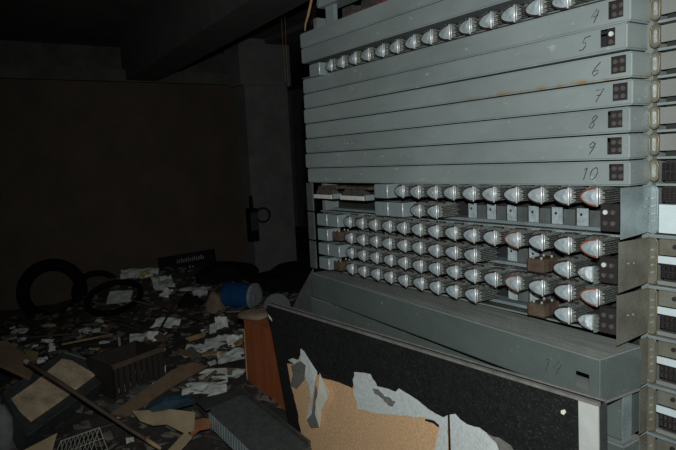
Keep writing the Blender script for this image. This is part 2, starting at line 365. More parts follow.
def make_cover(name, label, size, m, number, numpos, win=None, loc=(0, 0, 0), rotz=0, numh=.036, cat='rack cover'):
    """open-backed sheet-steel cover; local origin at its near lower front corner, x runs to -length"""
    L, D, H = size
    bm = bmesh.new(); bm_box(bm, (-L, 0, 0), (0, D, H)); bmesh.ops.recalc_face_normals(bm, faces=bm.faces)
    front_edges = [e for e in bm.edges if not all(abs(v.co.y-D) < 1e-6 for v in e.verts)]
    bmesh.ops.bevel(bm, geom=front_edges, offset=.0048, segments=3, affect='EDGES')
    bmesh.ops.delete(bm, geom=[f for f in bm.faces if all(abs(v.co.y-D) < 1e-5 for v in f.verts)], context='FACES')
    me = bpy.data.meshes.new(name); bm.to_mesh(me); bm.free()
    o = bpy.data.objects.new(name, me); COL.objects.link(o); me.materials.append(M[m])
    s = o.modifiers.new('s', 'SOLIDIFY'); s.thickness = .0016; s.offset = -1
    cut = None
    if win:
        bm = bmesh.new(); bm_box(bm, (win[0], -.02, win[2]), (win[1], .012, win[3])); cut = link('cutter', bm, None)
        b = o.modifiers.new('b', 'BOOLEAN'); b.operation = 'DIFFERENCE'; b.object = cut; b.solver = 'EXACT'
    dg = bpy.context.evaluated_depsgraph_get(); nm = bpy.data.meshes.new_from_object(o.evaluated_get(dg))
    o.modifiers.clear(); o.data = nm; nm.name = name
    if cut: bpy.data.objects.remove(cut)
    for p in nm.polygons: p.use_smooth = False
    o.location = loc; o.rotation_euler = (0, 0, rotz)
    tag(o, label, cat, 'steel covers clipped on the rack' if cat == 'rack cover' else None)
    if number:
        bm = bmesh.new(); x0 = numpos[0]
        for gl in digits(number):
            for st in gl:
                pts = [(x0+(u+.42*v)*numh*.80+random.uniform(-.0008, .0008), -.0004, numpos[1]+v*numh) for u, v in st]
                bm_tube(bm, pts, .0014 if number != '14' else .0010, 5)
            x0 += numh*.78
        link('handwritten_number', bm, 'ink' if number != '14' else 'gdark', o)
    return o
NUMX = {4: -.125, 5: -.148, 6: -.124, 7: -.122, 8: -.130, 9: -.136, 10: -.158}
TXT = {4: 'with a pen-written 4, directly below the open relay row', 5: 'with a pen-written 5 and one bright socket in its window', 6: 'with a pen-written 6 and rust along its lower lip',
       7: 'with a pen-written 7 beside its socket window', 8: 'with a pen-written 8 beside its socket window', 9: 'with a pen-written 9 beside its socket window', 10: 'with a pen-written 10, lowest of the narrow numbered covers'}
covs = {}
for n in range(4, 11):
    k = 10-n; ext = .012 if n == 9 else (.004*random.random())
    w0 = {4: -.066, 5: -.080, 6: -.062, 7: -.060, 8: -.067, 9: -.068, 10: -.064}[n]
    o = make_cover('rack_cover', 'long grey steel cover '+TXT[n], (LEN+ext, .100, P-.0042), 'paint_rust' if n == 6 else 'paint', str(n), (NUMX[n], .018 if n not in (4,) else .016),
                   (w0+.002, w0+.046, .015, .063), (CXR[n], CY[n], k*P+.0008+ZR), CY[n]/LEN+random.uniform(-.001, .001))
    covs[n] = o
make_cover('rack_cover', 'long grey steel cover immediately above the open relay row', (LEN, .100, P-.003), 'paint', None, None, None, (0, 0, 8*P+.001+ZR))
make_cover('rack_cover', 'long grey steel cover topmost on the rack, under the set-back upper frame', (LEN+.004, .100, P-.003), 'paint', None, None, None, (0, 0, 9*P+.001+ZR))
# the loosened double-height cover 14, swung out at its near end, and the covers below it
pl, pr_ = Vector((-1.690, -.032, 0)), Vector((.004, -.146, 0))
yaw14 = math.atan2(pr_.y-pl.y, pr_.x-pl.x)
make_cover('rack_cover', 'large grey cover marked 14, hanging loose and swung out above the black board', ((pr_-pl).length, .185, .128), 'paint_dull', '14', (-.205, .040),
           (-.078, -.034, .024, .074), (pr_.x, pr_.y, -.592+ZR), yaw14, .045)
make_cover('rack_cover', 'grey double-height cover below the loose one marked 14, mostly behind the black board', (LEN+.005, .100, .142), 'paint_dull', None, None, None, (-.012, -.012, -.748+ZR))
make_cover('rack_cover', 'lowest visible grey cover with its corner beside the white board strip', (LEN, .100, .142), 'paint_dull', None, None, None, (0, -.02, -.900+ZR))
c14 = COL.objects[[o.name for o in COL.objects if o.get('label', '').startswith('large grey cover marked 14')][0]]
box('bottom_lip', (-.004, .004, -.004), (.0012, .180, .0035), 'blank', c14)
rp('side_strip', (.001, -.03, -.745), (.003, .015, -.605), 'zinc')

# ------------------------------------------------------------------ neighbouring terminal panels, right of the rack
term = empty('terminal_rack', (.28, .15, 0), 'frame of terminal panels right of the rack with coil springs and pale label strips', 'terminal frame')
TO = Vector((.28, .15, 0))
def tp(name, lo, hi, m, bevel=0, par=None):
    return box(name, (lo[0]-TO.x, lo[1]-TO.y, lo[2]+ZR), (hi[0]-TO.x, hi[1]-TO.y, hi[2]+ZR), m, par or term, bevel)
tp('back_plate', (.022, .150, -ZR), (.55, .156, 1.0), 'dark')
for k in range(1, 13):
    z = k*P
    pl_ = tp('blank_plate', (.026, .108, z+.020), (.55, .112, z+.066), 'blank', .001)
    tp('rail', (.022, .100, z-.003), (.55, .150, z+.004), 'frame', .001)
    tp('clip', (.075, .106, z+.010), (.095, .112, z+.017), 'contact', .001)
def spring_block(x0, x1, z0, z1, rows):
    tp('spring_bed', (x0, .126, z0), (x1, .130, z1), 'jack')
    bm = bmesh.new(); nx = int((x1-x0)/.013)
    for i in range(nx):
        for r in range(rows):
            cz = z0+(z1-z0)*(r+.5)/rows; cx = x0+.007+i*.013
            pts = [(cx+.0042*math.cos(a)-TO.x, .118+.0042*math.sin(a)-TO.y, cz-(z1-z0)/rows*.42+(z1-z0)/rows*.84*t/20+ZR) for t in range(21) for a in (t*PI*.5,)]
            bm_tube(bm, pts, .0013, 4)
    link('coil_springs', bm, 'coilspr', term)
spring_block(.026, .55, .010, .062, 2)
tp('label_strip', (.026, .108, -.140), (.55, .112, -.058), 'label', .001)
spring_block(.026, .55, -.052, -.008, 1)
tp('rail', (.022, .098, -.004), (.55, .150, .003), 'frame', .001)
for b in range(1, 7):
    z1 = -.15*b
    tp('rail', (.004, .096, z1-.004), (.55, .150, z1+.003), 'frame', .001)
    tp('rail_lip', (.004, .092, z1+.001), (.55, .098, z1+.006), 'zinc', .001)
    tp('panel', (.026, .114, z1-.055), (.55, .118, z1-.008), 'galv', .001)
    s = bmesh.new(); bm_cyl(s, (.072-TO.x, .108-TO.y, z1-.028+ZR), (.072-TO.x, .116-TO.y, z1-.028+ZR), .0065, 12); link('screw', s, 'jack', term)
    tp('label_strip', (.026, .106, z1-.078), (.55, .112, z1-.057), 'label', .001)
    spring_block(.026, .55, z1-.125, z1-.082, 2)
    tp('lower_lip', (.026, .104, z1-.141), (.55, .112, z1-.129), 'blank', .001)

# ------------------------------------------------------------------ relays
def dshape(w, h, y):
    prof = [(0, .5), (.26, .475), (.50, .41), (.70, .325), (.86, .22), (.96, .11), (1.0, 0)]
    up = [Vector((-w*u, y, h*v)) for u, v in prof]; dn = [Vector((-w*u, y, -h*v)) for u, v in reversed(prof[:-1])]
    return dn[-1:] + up + dn[:-1]
def make_relay(label):
    r = empty('relay', (0, 0, 0), label, 'relay')
    bm = bmesh.new(); pts = dshape(.050, .046, 0)
    front = [bm.verts.new(p) for p in pts]; cen = bm.verts.new((-.016, -.005, 0)); back = [bm.verts.new(p+Vector((0, .003, 0))) for p in pts]
    n = len(pts)
    for i in range(n):
        bm.faces.new((front[i], front[(i+1) % n], cen)); bm.faces.new((front[i], back[i], back[(i+1) % n], front[(i+1) % n]))
    bm.faces.new(back); link('front_plate', bm, 'plate', r)
    bm = bmesh.new(); bm_tube(bm, [(0.0010, .001, -.0265), (0.0010, .001, .0265)], .0032, 10); link('corner_rod', bm, 'rod', r, smooth=True)
    bm = bmesh.new(); bm_tube(bm, [(0.0072, .004, -.022), (0.0072, .004, .024)], .0017, 8); link('guide_pin', bm, 'rod', r, smooth=True)
    bm = bmesh.new(); bm_prism(bm, dshape(.058, .058, .0035), (0, .0025, 0)); link('insulating_plate', bm, 'insul', r)
    bm = bmesh.new(); bm_prism(bm, dshape(.043, .042, .0065), (0, .110, 0)); link('coil_body', bm, 'coil', r)
    bm = bmesh.new()
    for j in range(7):
        z = -.0195+.0066*j; L = .105-.009*(j % 3)
        bm_box(bm, (.0010, .007, z-.0011), (.0125+.002*(j % 2), .007+L, z+.0011))
    for j in range(7):
        x = -.037+.0060*j
        bm_box(bm, (x-.0013, .008+.004*(j % 2), .0195), (x+.0013, .108, .0275+.0022*(j % 3)))
    link('contact_springs', bm, 'spring', r)
    bm = bmesh.new()
    zs = [-.020, -.016, -.016, -.010, -.010, -.005, -.005, .003, .003, .009, .009, .014, .014, .020]
    out = [(.0150 if (q//2) % 2 else .0085) for q in range(len(zs))]
    bm_prism(bm, [Vector((.0025, .0125, -.020))] + [Vector((o_, .0125, z)) for o_, z in zip(out, zs)] + [Vector((.0025, .0125, .020))], (0, .005, 0))
    link('contact_block', bm, 'contact', r)
    bm = bmesh.new(); bm_box(bm, (-.040, .040, .0285), (.004, .047, .0345)); link('spring_clamp', bm, 'insul', r)
    return r
RLX, PIT, RY = -.080, .0957, -.030
def rx(i): return RLX-PIT*i
red_me = None
first = None
def relay_at(i, z, label, group, red=False, dy=0, rz=0):
    global first, red_me
    loc = (rx(i), RY+dy, z+ZR)
    if first is None:
        first = make_relay(label); o = first; o.location = loc
        red_me = [c for c in o.children if c.name.startswith('insulating')][0].data.copy(); red_me.materials.clear(); red_me.materials.append(M['red'])
    else:
        o = dup(first, loc, label, rz, {'insulating_plate': red_me} if red else None)
    o['group'] = group; o.rotation_euler = (0, 0, rz)
    return o
ROWS = [  # name, z, places, red ones
    ('in the open row between the upper covers', .546, range(1, 15), (1,)),
    ('in the upper row just under cover 10', -.030, range(0, 10), (0,)),
    ('in the short lower row beside the tabs', -.105, (7, 8), ()),
    ('in the upper row of the second open bay', -.180, range(0, 14), (0, 3)),
    ('in the lower row of the second open bay', -.254, (1,)+tuple(range(5, 14)), ()),
    ('in the upper row of the third open bay', -.326, range(0, 14), (0, 3)),
    ('in the lowest row just above the loose cover', -.399, (1,)+tuple(range(5, 14)), ()),
]
for name, z, places, reds in ROWS:
    pl = sorted(places)
    for i in pl:
        c = 'with red-brown backing' if i in reds else ''
        if len(pl) == 2: lab = 'flat relay, %s of two %s' % ('right one' if i == 7 else 'left one', name)
        elif i == pl[0]: lab = 'flat relay %s, rightmost %s' % (c, name)
        elif i == pl[-1]: lab = 'flat relay %s, leftmost %s' % (c, name)
        else: lab = '%s relay from the right %s' % (ORD[pl.index(i)], name)
        lab = ' '.join(lab.split()).replace(' ,', ',')
        relay_at(i, z+random.uniform(-.001, .001), lab, 'flat relays '+name, i in reds, random.uniform(-.002, .002), random.uniform(-.02, .02))
# relay with a bare white core at the near end of the two lowest rows
for z, lab in ((-.258, 'damaged relay with bare white rounded core, upper of the two by the socket blocks'), (-.404, 'damaged relay with bare white rounded core, lower of the two by the socket blocks')):
    r = empty('stripped_relay', (rx(0)-.016, RY, z+ZR), lab, 'relay', 'stripped relays at the near end')
    bm = bmesh.new(); pts = [p+Vector((0, 0, 0)) for p in dshape(.046, .046, 0)]
    fr = [bm.verts.new(p) for p in pts]; bk2 = [bm.verts.new(p+Vector((0, .012, 0))) for p in pts]
    mid_ = [bm.verts.new(Vector((p.x*.55-.006, -.009+.004*((q*5) % 3)/2, p.z*.55))) for q, p in enumerate(pts)]; cen = bm.verts.new((-.014, -.012, .002))
    n = len(pts)
    for q in range(n):
        e = (q+1) % n
        bm.faces.new((fr[q], fr[e], mid_[e], mid_[q])); bm.faces.new((mid_[q], mid_[e], cen)); bm.faces.new((fr[q], bk2[q], bk2[e], fr[e]))
    bm.faces.new(bk2); link('core', bm, 'core', r)
    bm = bmesh.new(); pts = []
    for q in range(9): pts += [Vector((.004+(.016 if q % 2 else .008)+random.uniform(-.003, .003), .006, -.030+.0062*q)), Vector((.004+(.016 if q % 2 else .008), .006, -.026+.0062*q))]
    bm_prism(bm, [Vector((.001, .006, -.030))]+pts+[Vector((.001, .006, .026))], (0, .010, 0)); link('broken_contacts', bm, 'spring', r)
    bm = bmesh.new(); bm_box(bm, (-.036, .0125, -.020), (.006, .105, .020)); link('coil_body', bm, 'coil', r, bevel=.004)
# boxed relays at the far end
def make_box(label):
    r = empty('boxed_relay', (0, 0, 0), label, 'relay box')
    bm = bmesh.new(); bm_box(bm, (-.090, -.004, -.030), (.0, .075, .028)); link('case', bm, 'box', r, bevel=.003)
    bm = bmesh.new(); bm_tube(bm, [(.0, -.003, -.029), (.0, -.003, .027)], .0026, 8); link('corner_edge', bm, 'rod', r, smooth=True)
    return r
BOX = None
for i, z, lab in ((15, .546, 'plain grey relay box at the far left of the open row between covers'),
                  (10, -.030, 'plain grey relay box left of the relays just under cover 10'),
                  (9, -.105, 'grey relay box touching the two relays in the short lower row'), (10, -.105, 'grey relay box beside the ivory terminal strips in the short lower row'),
                  (14, -.180, 'grey relay box nearest the relays, upper row of the second open bay'), (15, -.180, 'grey relay box at the far left, upper row of the second open bay'),
                  (15, -.254, 'single grey relay box at the far left, lower row of the second open bay'),
                  (14, -.326, 'grey relay box nearest the relays, upper row of the third open bay'), (15, -.326, 'grey relay box at the far left, upper row of the third open bay'),
                  (15, -.399, 'single grey relay box at the far left, lowest row above the loose cover')):
    if BOX is None: BOX = make_box(lab); BOX.location = (rx(i), RY, z+ZR); BOX['group'] = 'relay boxes at the far end'
    else: dup(BOX, (rx(i), RY, z+ZR), lab)
# brown capacitors
def make_capacitor(label, w, d, m='cap'):
    r = empty('capacitor', (0, 0, 0), label, 'capacitor', 'brown capacitors among the relays')
    box('rim_band', (-w-.001, .028, -.0225), (.001, .034, .0205), 'rim_brown', r)
    bm = bmesh.new(); bm_box(bm, (-w, 0, -.022), (0, d, .020)); link('case', bm, m, r, bevel=.003)
    bm = bmesh.new()
    bm.free()
    for x in (-w*.75, -w*.25):
        for y in (.012, d-.02):
            bm = bmesh.new(); bm_cyl(bm, (x, y, .020), (x, y, .027), .004, 8); link('terminal', bm, 'contact', r)
    bm = bmesh.new(); bm_box(bm, (-w-.004, .010, -.026), (.003, .014, -.0225)); bm_box(bm, (-w-.006, .006, -.026), (-w-.0005, .018, .016)); link('clamp', bm, 'insul', r)
    return r
for i, z, w, lab in ((2, -.256, .062, 'brown block capacitor in the second open bay between relays'), (2, -.402, .062, 'brown block capacitor in the lowest row above the loose cover'),
                     (14, -.254, .060, 'small brown capacitor beside the single grey box, second open bay'), (14, -.399, .060, 'small brown capacitor beside the single grey box, lowest row')):
    o = make_capacitor(lab, w, .085); o.location = (rx(i)+(.004 if i == 2 else -.004), RY+.002, z+ZR)
# ivory terminal strips in the top-left of the first open bay
for x0, x1, lab in ((-1.635, -1.475, 'ivory terminal strip with brown tags, farther one beside the end plate'), (-1.400, -1.215, 'ivory terminal strip with brown tags, nearer one beside the grey relay box')):
    z = -.062; w = x1-x0
    r = empty('terminal_strip', (x0, -.02, z+ZR), lab, 'terminal strip', 'ivory terminal strips')
    box('strip', (0, -.008, -.014), (w, .004, .005), 'ivory', r, .001)
    box('body', (0, .005, -.012), (w, .060, .008), 'jack', r, .002)
    top, nq = [], int(w/.014)
    for q in range(nq):
        xq = .004+q*.014; h_ = .020+.010*((q*3) % 4)/3
        top += [Vector((xq, .006, .0082)), Vector((xq, .006, h_)), Vector((xq+.006, .006, h_)), Vector((xq+.006, .006, .0082))]
    bm = bmesh.new(); bm_prism(bm, [Vector((0, .006, .0081))]+top+[Vector((w, .006, .0081))], (0, .03, 0)); link('solder_tags', bm, 'coil', r)
    box('upper_block', (.01, .012, .032), (w+.02, .07, .046), 'cap', r, .002)
    box('end_cap', (w+.001, -.006, -.014), (w+.020, .04, .010), 'box', r, .002)

# ------------------------------------------------------------------ black board (torn table top) in front of the rack
YB = -.25
bp0, bn = Vector((0, YB, 0)), Vector((.012, -1, 0)).normalized()
def bpx(l): return [(x, y) for x, y in l]
TL, TR = (267.5, 304.5), (599, 406)
A = onp(*TL, bp0, bn); B = onp(*TR, bp0, bn); bot = .012
A2 = onp(294.5, 450, bp0, bn); dl = (A2-A); A3 = A + dl*((A.z-bot)/(A.z-A2.z))
B3 = Vector((B.x+.01, B.y, bot))
board = empty('table_top', (-.85, YB, 0), 'large black laminated table top standing on edge, laminate torn off chipboard', 'board')
BO = Vector((-.85, YB, 0))
def bprism(name, pts, m, thick, front=0, bevel=0, par=board):
    bm = bmesh.new(); bm_prism(bm, [p-BO+bn*front for p in pts], -bn*thick); return link(name, bm, m, par, None, bevel)
bprism('chipboard_core', [A, B, B3, A3], 'chip', .032)
def lp(x, y): return onp(x, y, bp0, bn)
JR = random.Random(11)
def jag(l, amp=.75, step=4.5):
    """ragged torn border"""
    o = []
    for (x0, y0), (x1, y1) in zip(l, l[1:]+l[:1]):
        n = max(1, int(math.hypot(x1-x0, y1-y0)/step)); o.append((x0, y0))
        for q in range(1, n): o.append((x0+(x1-x0)*q/n+JR.uniform(-amp, amp), y0+(y1-y0)*q/n+JR.uniform(-amp, amp)))
    return o
torn = [(305, 450), (297, 408), (290, 378), (287.5, 363), (293, 364), (298, 361), (301, 354), (306, 356), (312, 364.5), (317, 372.5), (322, 377.5), (336, 381), (353, 388), (354.5, 371.8), (365, 372.6), (371.5, 374), (378, 386), (389, 388.5), (396, 391.5), (399.5, 388), (414, 397),
        (426, 406), (433, 411), (444, 417), (449, 414.5), (456, 413.5), (461, 419), (468, 424), (480, 427), (490, 434.5), (498, 443), (501, 450)]
lam_low_right = [lp(x, y) for x, y in jag(torn, .6, 4)[:-max(1, int(math.hypot(196, 0)/4))+1]]
# laminate skin: top band, left strip, right part with the torn lower border
ext_l = lp(305, 450) + (A3-A2)*1.0; ext_l = A3 + Vector((.052, 0, 0))
low_r = Vector((lp(501, 450).x+.10, A.y, bot))
skin = [A, A3, ext_l] + lam_low_right + [low_r, Vector((B3.x-.058, B3.y, bot)), B + Vector((-.058, 0, 0)) + Vector((0, 0, -.002))]
skin = [p + bn*0 for p in skin]
def bfaces(name, pts, m, thick, front):
    bm = bmesh.new(); vs = [bm.verts.new(p-BO+bn*front) for p in pts]
    es = [bm.edges.new((vs[i], vs[(i+1) % len(vs)])) for i in range(len(vs))]
    bmesh.ops.triangle_fill(bm, edges=es, use_beauty=True)
    g = bmesh.ops.extrude_face_region(bm, geom=bm.faces[:]); bmesh.ops.translate(bm, verts=[v for v in g['geom'] if isinstance(v, bmesh.types.BMVert)], vec=bn*thick)
    return link(name, bm, m, board)
bfaces('black_laminate', skin, 'lam', .0014, .0022)
# pale backing paper left on the chipboard
bfaces('backing_paper', [lp(x, y) for x, y in jag([(351, 368), (360, 369), (373, 370), (380, 382), (396, 387), (402, 384), (416, 392), (428, 401), (446, 411), (448.7, 412), (447, 432), (448, 452), (434, 452), (438, 438), (440, 427), (436, 421), (424, 417), (400, 415.5), (384, 414), (372, 412), (358, 409), (356, 400), (353.5, 391), (355.5, 386), (351, 381)])], 'newsp', .0008, .0010)
bfaces('backing_paper', [lp(x, y) for x, y in jag([(450.2, 411), (457, 409), (463, 416), (470, 421), (480, 423.5), (490, 430), (500, 440), (504, 452), (485, 470), (460, 478), (451, 470), (450, 440)])], 'newsp', .0008, .0012)
bfaces('torn_edge', [lp(x, y) for x, y in [(488, 433), (494, 436), (500, 437), (512, 445), (516, 452), (501, 452), (498, 443)]], 'greyflake', .0010, .0048)
bfaces('grey_fleck', [lp(x, y) for x, y in jag([(374, 388), (380, 389), (386, 396), (397, 401), (394, 406), (390, 405), (384, 398), (376, 393)], 1.0, 3)], 'greyflake', .0012, .0062)
bfaces('white_fleck', [lp(x, y) for x, y in [(562, 410), (565.5, 409), (567, 411.5), (565, 414.5), (562, 413)]], 'cream', .0010, .0040)
bfaces('white_fleck', [lp(x, y) for x, y in [(269, 314), (272, 318), (273, 321), (270, 318)]], 'cream', .0010, .0040)
bfaces('crack', [lp(x, y) for x, y in [(448.5, 414), (450.3, 414), (451.6, 452), (449.4, 452)]], 'lam', .0008, .0030)
bfaces('painted_shadow_line', [lp(x, y) for x, y in [(426, 418.5), (434, 420), (440, 425), (439, 427), (434, 423), (426, 420.5)]], 'lam', .0008, .0030)  # black strip painted as the shadow line along the torn paper
# curled flakes hanging free of the face
def flake(name, pxs, m, lift, thick=.0010):
    """pxs with the amount each corner curls off the board"""
    bm = bmesh.new()
    vs = []
    for (x, y, c) in pxs:
        p = onp(x+JR.uniform(-.6, .6), y+JR.uniform(-.6, .6), bp0 + bn*(lift+c), bn); vs.append(bm.verts.new(p-BO))
    es = [bm.edges.new((vs[i], vs[(i+1) % len(vs)])) for i in range(len(vs))]
    bmesh.ops.triangle_fill(bm, edges=es, use_beauty=True); bmesh.ops.recalc_face_normals(bm, faces=bm.faces)
    g = bmesh.ops.extrude_face_region(bm, geom=bm.faces[:]); bmesh.ops.translate(bm, verts=[v for v in g['geom'] if isinstance(v, bmesh.types.BMVert)], vec=-bn*thick)
    return link(name, bm, m, board)
flake('curled_flake', [(300, 349, 0), (304, 351, 0), (309, 359, 0), (317, 372, .005), (314, 382, .018), (312, 400, .02), (311, 418, .012), (307, 419, .012), (309, 402, .016), (309, 388, .02), (303, 372, .012), (300, 362, .005)], 'newsp', .006)
flake('curled_flake', [(319, 373, .008), (324, 383, .016), (329, 392, .02), (327, 400, .02), (321, 411, .016), (319, 427, .01), (314.5, 426, .01), (316, 402, .022), (318, 386, .02)], 'cream', .007)
flake('curled_flake', [(291, 366, .002), (301, 361, .01), (305, 366, .014), (304, 380, .012), (297, 389, .008), (290, 386, .004), (293, 374, .006)], 'greyflake', .009)
flake('curled_flake', [(316, 384, .018), (318, 392, .02), (315, 414, .016), (319, 427, .012), (311, 428, .010), (307, 420, .012), (312, 414, .016)], 'greyflake', .010)
flake('curled_flake', [(288, 360, .002), (292, 358, .004), (299, 361, .006), (294, 364, .006)], 'newsp', .006)
# top edge with its two lips, and the white strip at the near end
dirx = (B-A).normalized(); upv = dirx.cross(bn); upv = upv if upv.z > 0 else -upv
def edge_strip(name, y0, y1, h0, h1, m):
    pts = [A - bn*y0 + upv*h0, A - bn*y1 + upv*h0, A - bn*y1 + upv*h1, A - bn*y0 + upv*h1]
    bm = bmesh.new(); bm_prism(bm, [p-BO for p in pts], B-A); return link(name, bm, m, board)
edge_strip('edge_lip', -.005, .007, .0, .009, 'lip'); edge_strip('edge_band', .007, .025, .0, .005, 'lam'); edge_strip('edge_lip', .025, .033, .0, .009, 'lip')
ws = [B + Vector((-.0575, 0, -.002)), B + Vector((0, 0, -.001)), Vector((B3.x, B3.y, bot)), Vector((B3.x-.0575, B3.y, bot))]
bprism('end_band', [B + Vector((.0002, 0, 0)), B + Vector((.003, 0, 0)), B3 + Vector((.003, 0, 0)), B3 + Vector((.0002, 0, 0))], 'gdark', .032)
bprism('white_end_strip', ws, 'white', .003, .0036)

# ------------------------------------------------------------------ red-brown cabinet behind the board's far end
cab = empty('cabinet', (-1.98, .09, 0), 'red-brown wooden cabinet standing behind the left end of the black board', 'cabinet')
cx0 = hit(243.5, 318, 1, -.10).x; ctop = hit(243.5, 318, 1, -.10).z
bm = bmesh.new(); bm_box(bm, (cx0+1.98, -.19, 0), (-1.765+1.98, .15, ctop)); link('carcass', bm, 'redwood', cab, bevel=.002)
box('edge_band', (cx0-.008+1.98, -.194, 0), (cx0+1.98-.0005, -.176, ctop*.86), 'tanwood', cab)
# things on and behind it
bm = bmesh.new()
n = 18; top = ctop+.002
for lvl in ((0, .95), (.018, 1.0), (.032, .90), (.042, .6)):
    pass
rings = []
for z, s in ((0, .88), (.014, 1.0), (.030, .92), (.040, .55), (.043, .1)):
    rings.append([bm.verts.new((.115*s*math.cos(2*PI*k/n)*(1+.08*math.sin(3*k)), .110*s*math.sin(2*PI*k/n)*(1+.1*math.sin(2*k+1)), z+.004*math.sin(k*1.7)*(z > .002))) for k in range(n)])
for a, b in zip(rings, rings[1:]):
    for k in range(n): bm.faces.new((a[k], a[(k+1) % n], b[(k+1) % n], b[k]))
bm.faces.new(list(reversed(rings[0]))); bm.faces.new(rings[-1])
bag_at = hit(256, 314, 2, top+.015)
bag = tag(link('cloth_bag', bm, 'bag', None, (bag_at.x, bag_at.y, top), smooth=True), 'flattened brown cloth bag lying on the red-brown cabinet', 'bag')
dc = hit(277, 307, 1, .30); rr = 13.5*pxm(dc)
bm = bmesh.new(); dn = (CAM-dc); dn.z = .2; dn.normalize(); s_ = dn.cross(Vector((0, 0, 1))).normalized(); t_ = s_.cross(dn)
bm_prism(bm, [(s_*math.cos(2*PI*k/28)+t_*math.sin(2*PI*k/28))*rr for k in range(28)], -dn*.012)
dsk = tag(link('round_disc', bm, 'gdark', None, dc, bevel=.003), 'dull grey round disc showing above the corner of the black board', 'disc')
tri = slab('metal_sheet', [(313, 268), (312.6, 330), (290, 330), (292, 309), (301, 290)], 'gdark2', (Vector((0, .045, 0)), Vector((0, -1, 0))), .004)
tag(tri, 'grey slanted metal sheet leaning by the rack end above the board corner', 'metal sheet')

# ------------------------------------------------------------------ rubble ground
bm = bmesh.new(); nx, ny = 130, 130; X0, X1, Y0, Y1 = -6.1, -1.3, -2.6, 2.9
g = [[bm.verts.new((X0+(X1-X0)*i/nx, Y0+(Y1-Y0)*j/ny, hill(X0+(X1-X0)*i/nx, Y0+(Y1-Y0)*j/ny)-.0)) for j in range(ny+1)] for i in range(nx+1)]
for i in range(nx):
    for j in range(ny): bm.faces.new((g[i][j], g[i+1][j], g[i+1][j+1], g[i][j+1]))
hp = struct(link('ground', bm, 'rubble', smooth=True))
bm = bmesh.new()
for q in range(2600):
    x = random.uniform(-5.78, -1.9); y = random.uniform(-1.9, 2.6); s = random.uniform(.008, .035)
    z = hill(x, y)
    p = [Vector((random.uniform(-1, 1)*s*1.6, random.uniform(-1, 1)*s*1.6, random.uniform(-.2, 1)*s)) for _ in range(7)]
    r_ = bmesh.ops.convex_hull(bm, input=[bm.verts.new(Vector((x, y, z))+v) for v in p])
bmesh.ops.delete(bm, geom=[v for v in bm.verts if not v.link_faces], context='VERTS')
ck = link('rubble', bm, 'chunk'); ck['kind'] = 'stuff'; ck['label'] = 'small broken bits strewn over the dark rubble'; ck['category'] = 'rubble'

# ------------------------------------------------------------------ loose things
def sheet(name, px, py, wpx, hpx, m, label, cat='paper', group=None, tilt=.35, ang=0, up=.012, crumple=.12, seed=0, thick=.0012):
    p = ground(px, py, up); k = pxm(p); w = wpx*k
    elev = math.asin(min(.9, (CAM.z-p.z)/(CAM-p).length)); L = hpx*k/max(.2, math.sin(elev+tilt))
    u = GR*math.cos(ang) + GF*math.sin(ang); v0 = -GR*math.sin(ang) + GF*math.cos(ang)
    v = (v0*math.cos(tilt) + Vector((0, 0, 1))*math.sin(tilt)); nrm = u.cross(v)
    rng = random.Random(seed*13+5); N = 7
    cut = [rng.uniform(.75, 1.0) for _ in range(4)]
    bm = bmesh.new(); gr = []
    for i in range(N+1):
        row = []
        for j in range(N+1):
            a, b = i/N-.5, j/N-.5
            ww = cut[0]*(1-j/N)+cut[1]*j/N; hh = cut[2]*(1-i/N)+cut[3]*i/N
            d = noise.noise(Vector((a*3.1+seed*3.3, b*3.1, seed*1.7)))*crumple*min(w, L)*1.6
            jit = rng.uniform(-.02, .02)
            row.append(bm.verts.new(u*(a*ww+jit)*w + v*(b*hh+jit)*L + nrm*d))
        gr.append(row)
    for i in range(N):
        for j in range(N): bm.faces.new((gr[i][j], gr[i+1][j], gr[i+1][j+1], gr[i][j+1]))
    lowest = min((vv.co.z) for vv in bm.verts)
    gq = bmesh.ops.extrude_face_region(bm, geom=bm.faces[:]); bmesh.ops.translate(bm, verts=[q for q in gq['geom'] if isinstance(q, bmesh.types.BMVert)], vec=nrm*thick)
    o = link(name, bm, m, None, p)
    return tag(o, label, cat, group)
def plank(name, a, b, w, t, m, label, cat, group=None, ra=.02, rb=.02, parent=None):
    """a board lying between two seen ends"""
    pa = ground(*a, ra); pb = ground(*b, rb); d = (pb-pa); L = d.length; d.normalize()
    s = d.cross(Vector((0, 0, 1))).normalized(); n = s.cross(d); mid = (pa+pb)/2
    bm = bmesh.new()
    pts = [(-L/2, -w/2), (-L/2+.02, -w*.1), (-L/2-.005, w/2), (L/2, w/2), (L/2+.012, 0), (L/2-.01, -w/2)]
    bm_prism(bm, [d*x+s*y for x, y in pts], n*t)
    o = link(name, bm, m, None, mid, min(.002, t*.2)); return tag(o, label, cat, group)
def quad3(a, b, c, za, zb, zc):
    pa, pb, pc = hit(*a, 2, za), hit(*b, 2, zb), hit(*c, 2, zc)
    n = (pb-pa).cross(pc-pa).normalized()
    return (pa, n if n.z > 0 else -n)

